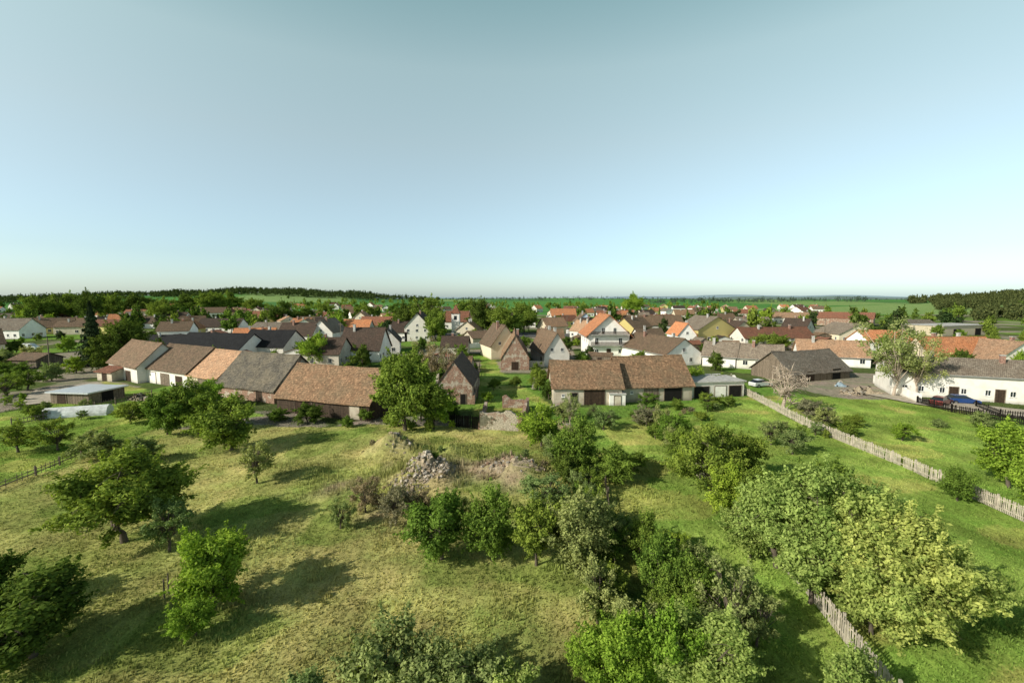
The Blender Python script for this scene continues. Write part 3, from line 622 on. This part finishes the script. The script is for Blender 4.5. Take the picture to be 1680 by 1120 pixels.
TL={'big':'large leafy tree with dense rounded crown','med':'leafy orchard tree standing in the grass','bush':'dense green garden bush','sparse':'tall tree with thin pale spring foliage','bare':'nearly leafless branching garden tree','far':'leafy tree among the village houses','conifer':'dark green conifer beside the houses','thin':'airy fruit tree with thin leaves'}
tn={'bush':'bush','conifer':'conifer_tree','bare':'bare_tree'}
def tree(x,y,Rr,Ht,kind,mat,label=None,shrub=False):
    tmn,cm=random.choice(TM[kind]); nm='shrub' if shrub and kind!='bush' else tn.get(kind,'tree')
    z=gz(x,y)
    adj={'vivid':'fresh green','dark':'dark green','light':'light green','grey':'grey green','yel':'pale yellow','mid':'green','conif':'dark','bush':'dry brownish','forest':'dark'}[mat]
    lb=(label or TL[kind])+', '+adj
    if nm=='shrub': lb='overgrown shrub along the garden border, '+adj
    e=empty(nm,lb,'shrub' if nm=='shrub' else 'bush' if kind=='bush' else 'tree',(x,y,z-.03),random.uniform(0,6.28),'overgrown border shrubs' if nm=='shrub' else {'far':'trees among the village houses','bush':'garden bushes'}.get(kind,'orchard and garden trees'))
    sy=random.uniform(.88,1.1)
    for nme,mm in (('trunk',tmn),('crown',cm)):
        o=bpy.data.objects.new(nme,mm); C.objects.link(o); o.parent=e; o.scale=(Rr,Rr*sy,Ht/2)
        if nme=='crown': o.material_slots[0].link='OBJECT'; o.material_slots[0].material=L[mat]
def TP(u,vb,vt,w,kind,mat,label=None):
    p=G(u,vb); Ht=max(top(p.y,vt),.8)*.97; Rr=w/2/F*math.sqrt(p.y**2+H*H)*1.12
    tree(p.x,p.y,Rr,Ht,kind,mat,label,shrub=(Ht<2.4 and kind in('thin','med')))
TREES=[(205,888,728,180,'big','mid'),(278,905,808,85,'thin','grey'),(350,998,862,110,'med','vivid'),(322,1045,978,62,'med','vivid'),(55,1078,945,185,'med','dark'),
(-40,1010,900,120,'med','dark'),(422,792,715,70,'thin','grey'),(380,738,648,110,'med','mid'),(318,705,622,92,'med','mid'),(275,712,640,80,'med','mid'),(345,668,622,60,'med','vivid'),
(160,746,700,80,'bush','grey'),(95,738,682,75,'thin','mid'),(30,742,688,80,'thin','mid'),(232,760,712,70,'bush','grey'),(215,695,655,60,'thin','mid'),(250,690,650,50,'bush','mid'),(505,692,655,60,'bush','dark'),(455,690,668,40,'bush','mid'),
(665,706,562,135,'big','mid','large green tree beside the barns'),(712,704,630,60,'med','vivid'),(708,640,548,60,'sparse','bush'),(735,628,560,55,'sparse','bush'),(690,690,600,60,'med','mid'),
(725,915,805,105,'med','mid'),(808,916,796,88,'med','mid'),(880,925,805,90,'med','mid'),(950,930,800,125,'big','grey'),(1005,905,830,70,'thin','grey'),(650,860,790,70,'thin','bush'),(600,840,780,55,'thin','bush'),(690,850,795,60,'thin','bush'),(900,835,770,90,'thin','grey'),
(888,732,662,76,'med','vivid'),(950,778,686,82,'med','mid'),(1008,790,724,78,'bush','mid'),(1040,770,735,50,'bush','mid'),(925,690,655,50,'thin','grey'),(990,705,668,55,'thin','grey'),(1060,700,665,60,'thin','bush'),(1100,735,672,60,'thin','mid'),(1075,720,690,40,'bush','mid'),
(1165,815,690,120,'big','mid'),(1120,760,700,70,'med','mid'),(1215,790,700,70,'med','mid'),(1240,850,770,80,'med','mid'),(1195,840,755,80,'med','vivid'),
(1275,930,755,160,'big','light'),(1345,955,760,160,'big','light'),(1410,985,790,160,'big','light'),(1475,1030,835,175,'big','light'),(1350,870,745,120,'med','mid'),(1420,900,780,110,'med','light'),(1230,915,815,80,'med','light'),(1330,990,850,120,'med','light'),(1430,1040,880,120,'med','light'),(1540,1030,880,110,'med','light'),
(640,1165,1020,150,'med','grey'),(745,1200,1065,120,'med','grey'),(850,1210,1085,100,'thin','light'),(1020,1150,1005,120,'big','vivid'),(1160,1160,1000,160,'big','light'),(1090,1150,990,100,'med','vivid'),(980,1020,900,80,'thin','grey'),(1085,1005,870,75,'med','mid'),(1200,1060,920,100,'thin','grey'),(1130,1020,900,80,'med','mid'),(1240,1060,950,80,'thin','grey'),(1060,920,840,60,'med','mid'),(1400,1190,1070,110,'med','light'),(500,1200,1100,100,'med','grey'),(960,1120,1040,60,'thin','vivid'),
(1655,800,690,105,'med','vivid'),(1710,850,740,100,'med','vivid'),(1570,822,765,62,'med','mid'),(1480,722,690,50,'thin','vivid'),(1610,700,670,40,'bush','grey'),(1540,700,684,25,'bush','grey'),
(1465,650,514,116,'sparse','yel','tall tree with pale spring leaves beside white wall'),(1503,652,540,85,'sparse','yel'),(1285,672,585,90,'bare','bush'),(1330,690,650,60,'thin','bush'),(1350,705,665,55,'thin','grey'),(1265,730,685,60,'thin','grey'),(1300,745,700,60,'thin','grey'),(1390,715,690,40,'bush','mid'),
(520,600,546,55,'med','vivid'),(498,590,555,35,'bush','dark'),(155,600,492,58,'conifer','conif'),(205,602,515,78,'big','dark'),(180,606,540,60,'bush','dark'),(230,598,540,50,'conifer','conif'),(20,620,590,60,'bush','mid'),(45,640,600,60,'thin','mid'),(12,650,612,60,'thin','mid'),(85,625,590,40,'bush','yel'),(125,612,582,35,'bush','vivid'),(8,600,568,40,'bush','yel'),(50,597,563,40,'bush','yel'),
(700,545,484,70,'big','mid'),(790,548,487,62,'big','dark'),(860,545,494,58,'big','mid'),(1040,520,481,40,'big','vivid'),(825,550,496,52,'med','mid'),(715,560,506,46,'med','mid'),(672,545,496,58,'big','dark'),(645,530,497,44,'big','mid'),(765,525,492,44,'big','mid'),(1270,580,543,55,'med','mid'),(1240,585,560,40,'bush','mid'),
(60,530,484,56,'big','mid'),(110,528,478,54,'big','mid'),(150,528,476,46,'big','dark'),(180,525,478,54,'big','mid'),(270,535,488,54,'big','mid'),(225,520,482,62,'big','dark'),(350,515,475,58,'big','mid'),(380,512,479,48,'big','mid'),(310,512,480,48,'big','dark'),(420,515,487,44,'big','mid'),(465,535,493,44,'med','dark'),(500,530,504,52,'med','dark'),(535,522,496,40,'med','mid'),(600,525,500,44,'med','mid'),
(810,640,618,25,'bush','mid'),(800,660,640,25,'bush','vivid'),(1140,640,598,50,'thin','vivid'),(1180,640,610,50,'thin','mid'),(1110,672,652,30,'bush','mid'),(1160,668,640,45,'thin','mid'),(1195,665,645,30,'bush','mid'),(1060,670,640,40,'thin','mid'),
(935,700,640,40,'sparse','grey'),(600,690,665,30,'bush','mid'),(640,700,672,30,'bush','mid'),(570,700,680,30,'bush','mid'),(875,700,675,35,'bush','grey'),(905,720,690,35,'bush','mid'),(1150,690,672,30,'bush','mid'),
(885,640,600,36,'med','mid'),(900,655,620,30,'bush','dark'),(845,636,614,26,'bush','dark'),(745,690,655,30,'bush','dark'),(880,620,590,26,'bush','dark'),(760,610,575,34,'med','mid')]
for t in TREES: TP(*t)
def belt(pl,n,rmin,rmax,jx,mats,kinds,seed):
    rr=random.Random(seed); P=[G(*p) for p in pl]; Ls=[(b-a).length for a,b in zip(P,P[1:])]; T=sum(Ls)
    for i in range(n):
        s=T*(i+rr.random())/n
        for j,l in enumerate(Ls):
            if s<=l or j==len(Ls)-1: break
            s-=l
        q=P[j].lerp(P[j+1],min(1,s/l)); x=q.x+rr.gauss(0,jx); y=q.y+rr.gauss(0,jx); r=rr.uniform(rmin,rmax)
        tree(x,y,r,r*rr.uniform(1.4,2.1),rr.choice(kinds),rr.choice(mats),shrub=True)
belt([(895,730),(935,775),(965,830),(985,900),(1000,980),(1015,1080),(1030,1150)],26,.9,1.8,.6,['mid','grey','vivid','dark','mid'],['bush','med','thin'],1)
belt([(1075,705),(1120,745),(1180,800),(1230,870),(1280,930)],20,1.0,2.0,.6,['mid','vivid','mid','grey'],['bush','med','thin'],2)
belt([(1070,900),(1100,960),(1130,1030),(1180,1110)],20,.8,1.6,.9,['mid','grey','vivid','dark'],['thin','bush','med'],3)
belt([(930,675),(1000,690),(1080,690),(1180,672)],16,.5,1.2,.8,['grey','mid','bush'],['bush','thin'],4)
belt([(560,850),(620,830),(700,860),(780,850)],9,.7,1.2,1.2,['bush','grey'],['thin'],5)
belt([(1240,700),(1330,720),(1420,700)],10,.6,1.3,1.2,['grey','mid'],['thin','bush'],6)
belt([(0,660),(110,690),(200,670)],8,.8,1.5,1.5,['grey','mid','vivid'],['thin','bush'],7)
belt([(640,698),(700,706),(740,705)],6,.6,1.0,.5,['mid','vivid'],['bush'],8)
belt([(610,745),(690,740),(760,775),(860,770),(880,800)],22,.25,.6,1.5,['grey','mid','bush'],['thin','bush'],9)
k=0; EXTRA=[]
for it in range(8000):
    r=random.random()
    if r<.45: u=random.uniform(-60,1740); v=random.uniform(498,552)
    elif r<.65: u=random.uniform(-60,760); v=random.uniform(496,540)
    else: u=random.uniform(-40,1740); v=random.uniform(545,615)
    if 1180<u<1620 and v<515: continue
    if 780<u<880 and v>590: continue
    if 60<u<300 and v>590: continue
    p=G(u,v)
    Rr=random.uniform(2.5,5.5) if v<552 else random.uniform(1.3,3.2)
    if any((p.x-a)**2+(p.y-b)**2<(rr*.65+Rr*.7)**2 for a,b,rr in FOOT): continue
    if v<526: EXTRA.append((p.x,p.y)); k+=1; continue
    Ht=Rr*random.uniform(1.7,2.5) if v<552 else Rr*random.uniform(1.5,2.1)
    tree(p.x,p.y,Rr,Ht,'far' if v<552 else 'bush',random.choice(['dark','mid','mid','forest','vivid','mid','dark']) )
    k+=1
    if k>400: break
# ---------------- forest masses
def forest(name,label,pts,con,hmin,hmax,mat,nl=90,wf=1.):
    rg=np.random.default_rng(len(pts)); out=[]
    bc=[treemesh(100+i,'conifer',nl,.26)[0] for i in range(2)]; br=[treemesh(110+i,'round',nl,.26)[0] for i in range(4)]
    for (x,y) in pts:
        ic=rg.random()<con; V=bc[rg.integers(2)] if ic else br[rg.integers(4)]; h=rg.uniform(hmin,hmax)*(.8+.2*math.sin(x/37.)*math.sin(x/91.+y/50.)); r=h*(.24 if ic else .4)*rg.uniform(.8,1.25)*wf; a=rg.random()*6.28; c,s=math.cos(a),math.sin(a)
        Q=np.empty_like(V); Q[...,0]=(V[...,0]*c-V[...,1]*s)*r+x; Q[...,1]=(V[...,0]*s+V[...,1]*c)*r+y; Q[...,2]=V[...,2]*h/2+hz(x,y); out.append(Q)
    o=finish(bpy.data.objects.new(name,meshfaces(name,np.concatenate(out),4,[mat]))); o['kind']='stuff'; o['label']=label; o['category']='forest'
def pts(n,ua,ub,da,db,seed):
    rg=np.random.default_rng(seed); r=[]
    for _ in range(n):
        u=rg.uniform(ua,ub); d=rg.uniform(da,db); r.append(((u-840)/F*d,d))
    return r
forest('forest','dark green forest on the low hill behind the village',pts(1000,-60,480,1180,1330,1)+pts(700,250,615,1120,1290,2)+pts(300,420,650,1220,1330,12)+pts(120,600,720,1300,1400,14)+pts(160,-60,160,900,1050,15),.3,11,19,L['forest'],75,1.3)
forest('forest','distant dark tree line along the fields',pts(700,400,1150,1700,2400,3)+pts(120,1150,1500,1900,2600,13)+pts(140,1050,1420,900,1000,16),.2,8,15,leafmat('trees_painted_haze',(.06,.085,.065),(.10,.13,.09),.1),45,1.4)  # aerial haze put into these leaves as a paler, greyer green
forest('forest','mixed wood at the edge of the fields',pts(1000,1530,1820,500,700,4)+pts(300,1600,1860,330,440,5)+pts(120,1490,1580,620,700,17),.4,8,15,leafmat('mixed_wood_leaves',(.028,.048,.020),(.11,.14,.05),.2),190)
forest('forest','hedgerow trees beyond the village',pts(260,20,600,520,720,6)+pts(190,560,1180,560,850,7),.1,6,12,L['mid'],130)
forest('tree_belt','rounded green trees between the farthest village houses',EXTRA,.08,6.5,12,leafmat('village_tree_leaves',(.040,.075,.016),(.19,.27,.050),.25),700,1.0)
# distant hills
hm=plain('distant_hill_painted_haze',(.24,.33,.38),1,0,.15,.004); hm2=plain('distant_hill_hazed_green',(.14,.20,.17),1,0,.2,.004)  # aerial haze painted into both hill colours as a blue tint
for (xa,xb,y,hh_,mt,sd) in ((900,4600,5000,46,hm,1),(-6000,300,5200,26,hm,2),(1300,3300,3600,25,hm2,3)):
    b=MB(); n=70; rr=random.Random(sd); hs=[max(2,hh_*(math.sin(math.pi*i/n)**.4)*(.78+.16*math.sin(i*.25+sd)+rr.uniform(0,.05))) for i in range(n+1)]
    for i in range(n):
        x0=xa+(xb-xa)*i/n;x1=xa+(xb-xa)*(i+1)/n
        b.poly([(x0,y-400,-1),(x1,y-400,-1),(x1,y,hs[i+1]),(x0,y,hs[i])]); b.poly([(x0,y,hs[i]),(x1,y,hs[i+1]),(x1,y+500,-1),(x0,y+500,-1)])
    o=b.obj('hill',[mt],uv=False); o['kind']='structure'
# ---------------- rubble
def rubble(u,v,rx,ry,h,n,label,mats,seed,smax=.2):
    rr=random.Random(seed); p=G(u,v); z0=gz(p.x,p.y); e=empty('rubble_heap',label,'rubble',(p.x,p.y,z0)); b=MB(); n_r,n_a=12,30
    def rad(a): return 1+.45*mnoise.noise(Vector((math.cos(a)*1.4,math.sin(a)*1.4,seed*2.3)))
    def hh2(x,y):
        q=max(0,1-math.hypot(x/rx,y/ry)/rad(math.atan2(y/ry,x/rx))); return gz(p.x+x,p.y+y)-z0+h*q**.9*(.8+.9*mnoise.noise(Vector((x*.9,y*.9,seed))))-.12*(1-q)**3
    g=[]
    for i in range(n_r+1):
        row=[]
        for j in range(n_a):
            a=6.2832*j/n_a; s=i/n_r*rad(a); row.append((rx*s*math.cos(a),ry*s*math.sin(a)))
        g.append(row)
    for i in range(n_r):
        for j in range(n_a):
            b.poly([(x,y,hh2(x,y)) for x,y in (g[i][j],g[i+1][j],g[i+1][(j+1)%n_a],g[i][(j+1)%n_a])])
    b.obj('mound',[mats[0]],e,smooth=True); b=MB()
    for i in range(n):
        a=rr.random()*6.283;q=math.sqrt(rr.random())*.92*rad(a);x,y=rx*q*math.cos(a),ry*q*math.sin(a); s=smax*rr.uniform(.25,1)**1.5
        if mnoise.noise(Vector((x*.6,y*.6,seed+9)))<-.12: continue
        T=Matrix.Translation((x,y,hh2(x,y)+.03))@Matrix.Rotation(rr.random()*6,4,'Z')@Matrix.Rotation(rr.gauss(0,.6),4,'X')@Matrix.Rotation(rr.gauss(0,.6),4,'Y'); b.box((-s,-s*.7,-s*.5),(s,s*.7,s*.5),rr.randrange(len(mats)-1),T)
    o=b.obj('stones',mats[1:],e,uv=False); o['kind']='stuff'
EARTH=plain('dry_earth',(.31,.255,.18),1,0,.45,2.5); GE=plain('grassy_earth',(.29,.26,.13),1,0,.45,3); ST=plain('pale_stone',(.46,.41,.34),.9,0,.3,3); ST2=plain('broken_brick',(.32,.21,.15),.9,0,.3,3); ST3=plain('grey_stone',(.31,.28,.24),.9,0,.3,3); EB=plain('earth_clod',(.31,.25,.18),1,0,.3,3)
rubble(705,780,2.8,3.6,.45,800,'patch of pale rubble on an earth mound',[EARTH,ST,EB,ST3,EB],1)
rubble(672,802,1.9,2.4,.3,260,'low spill of broken stones and earth',[EARTH,ST,EB,ST3,EB],11)
rubble(828,782,3.4,1.7,.35,180,'low earth mound with scattered broken bricks',[EARTH,EB,ST2,ST3],2)
rubble(645,748,2.2,2.2,.2,40,'earth mound with dry grass beside rubble',[GE,EB,ST3,EB],3)
rubble(1410,646,3.8,2.0,1.4,420,'heap of firewood and building rubble beside barn',[EARTH,ST3,W['wood'],EB],4)
rubble(838,690,2.6,2.5,.8,150,'fallen bricks inside the ruined walls',[EARTH,EB,ST2,ST3],5)
rubble(1004,970,.8,2.8,.5,80,'small pile of pale stones among shrubs',[EARTH,ST,ST,ST3],6)
rubble(232,655,2.6,1.3,1.2,160,'stacked firewood pile beside the yard',[EARTH,W['wood'],ST,W['wood']],7)
rubble(920,700,2.5,2.2,.5,60,'overgrown rubble mound beside ruin',[GE,EB,ST3,ST2],8)
rubble(1380,633,1.5,1.0,1.1,40,'faded blue tarpaulin covering a pile beside barn',[plain('blue_tarp',(.22,.29,.34),.5),ST,W['wood'],ST3],9)
# ---------------- grass
n=130000; yy=14+ (RNG.random(n)**1.35)*66; xx=(RNG.random(n)*2-1)*(yy*1.16+4)
fx=np.array([gz(x,y) for x,y in zip(xx,yy)]); tn_=tone(xx,yy); hgt=RNG.uniform(.04,.15,n)*(1+1.0*(vnoise(xx,yy,3,31)>.7)+.8*(vnoise(xx,yy,1.2,33)>.76))
pm=G(720,772); hgt=hgt*(1+2.6*np.exp(-((xx-pm.x)**2/110+(yy-pm.y)**2/40)))
Vs=[];Cs=[]
for j in range(2):
    a=RNG.random(n)*6.283; w=RNG.uniform(.03,.07,n); dx=np.cos(a)*w;dy=np.sin(a)*w; lx=RNG.normal(0,.06,n);ly=RNG.normal(0,.06,n); ox=RNG.normal(0,.05,n);oy=RNG.normal(0,.05,n)
    Vs.append(np.stack([np.stack([xx+ox-dx,yy+oy-dy,fx-.03],1),np.stack([xx+ox+dx,yy+oy+dy,fx-.03],1),np.stack([xx+ox+lx,yy+oy+ly,fx+hgt],1)],1)); Cs.append(tn_*RNG.uniform(.75,1.4,(n,1)))
gmat,nt,b_=newmat('grass_blades'); at=N(nt,'ShaderNodeAttribute'); at.attribute_name='tone'; d=N(nt,'ShaderNodeBsdfDiffuse');t=N(nt,'ShaderNodeBsdfTranslucent');mx=N(nt,'ShaderNodeMixShader'); mx.inputs[0].default_value=.35
nt.links.new(at.outputs[0],d.inputs[0]);nt.links.new(at.outputs[0],t.inputs[0]);nt.links.new(d.outputs[0],mx.inputs[1]);nt.links.new(t.outputs[0],mx.inputs[2]);nt.links.new(mx.outputs[0],nt.nodes['Material Output'].inputs[0])
o=finish(bpy.data.objects.new('grass',meshfaces('grass',np.concatenate(Vs),3,[gmat],np.concatenate(Cs)))); o['kind']='stuff'; o['label']='meadow grass tufts covering the ground'; o['category']='grass'
# ---------------- light and sky
EL=math.radians(31); d=Vector((.88*math.cos(EL),.475*math.cos(EL),-math.sin(EL))).normalized()
sl=bpy.data.lights.new('sun','SUN'); sl.energy=5; sl.angle=math.radians(.5); sl.color=(1,.945,.84); so=bpy.data.objects.new('sun',sl); so.rotation_euler=d.to_track_quat('-Z','Y').to_euler(); C.objects.link(so)
w=bpy.data.worlds.new('World'); bpy.context.scene.world=w; w.use_nodes=True; nt=w.node_tree; bg=nt.nodes['Background']
sk=nt.nodes.new('ShaderNodeTexSky'); sk.sky_type='NISHITA'; sk.sun_disc=False; sk.sun_elevation=EL; sk.sun_rotation=math.atan2(-d.x,-d.y); sk.air_density=1.0; sk.dust_density=1.0; sk.ozone_density=1.0; sk.altitude=300
tc=nt.nodes.new('ShaderNodeTexCoord'); sx=nt.nodes.new('ShaderNodeSeparateXYZ'); nt.links.new(tc.outputs['Generated'],sx.inputs[0])
sky_tint=ramp(nt,sx.outputs[2],[(0,(.34,.43,.54)),(.08,(.385,.42,.44)),(.2,(.56,.52,.43)),(.3,(.70,.61,.44)),(.42,(.82,.73,.48)),(.53,(.66,.69,.44)),(.60,(.08,.11,.10))])  # elevation tint multiplied over the sky, darkened overhead to cut fill light
c1=mixc(nt,1.0,sk.outputs[0],sky_tint,'MULTIPLY'); c2=mixc(nt,1.0,c1,(2.6,2.6,2.6),'MULTIPLY')
nt.links.new(c2,bg.inputs[0]); bg.inputs[1].default_value=.147
# ---------------- camera
cd=bpy.data.cameras.new('camera'); cd.sensor_width=36; cd.lens=36*F/1680; cd.clip_end=20000; cd.clip_start=.5
co=bpy.data.objects.new('camera',cd); co.location=(0,0,H); co.rotation_euler=(math.pi/2-PT,0,0); C.objects.link(co); sc=bpy.context.scene; sc.camera=co
sc.view_settings.view_transform='Standard'; sc.view_settings.look='None'; sc.view_settings.exposure=0
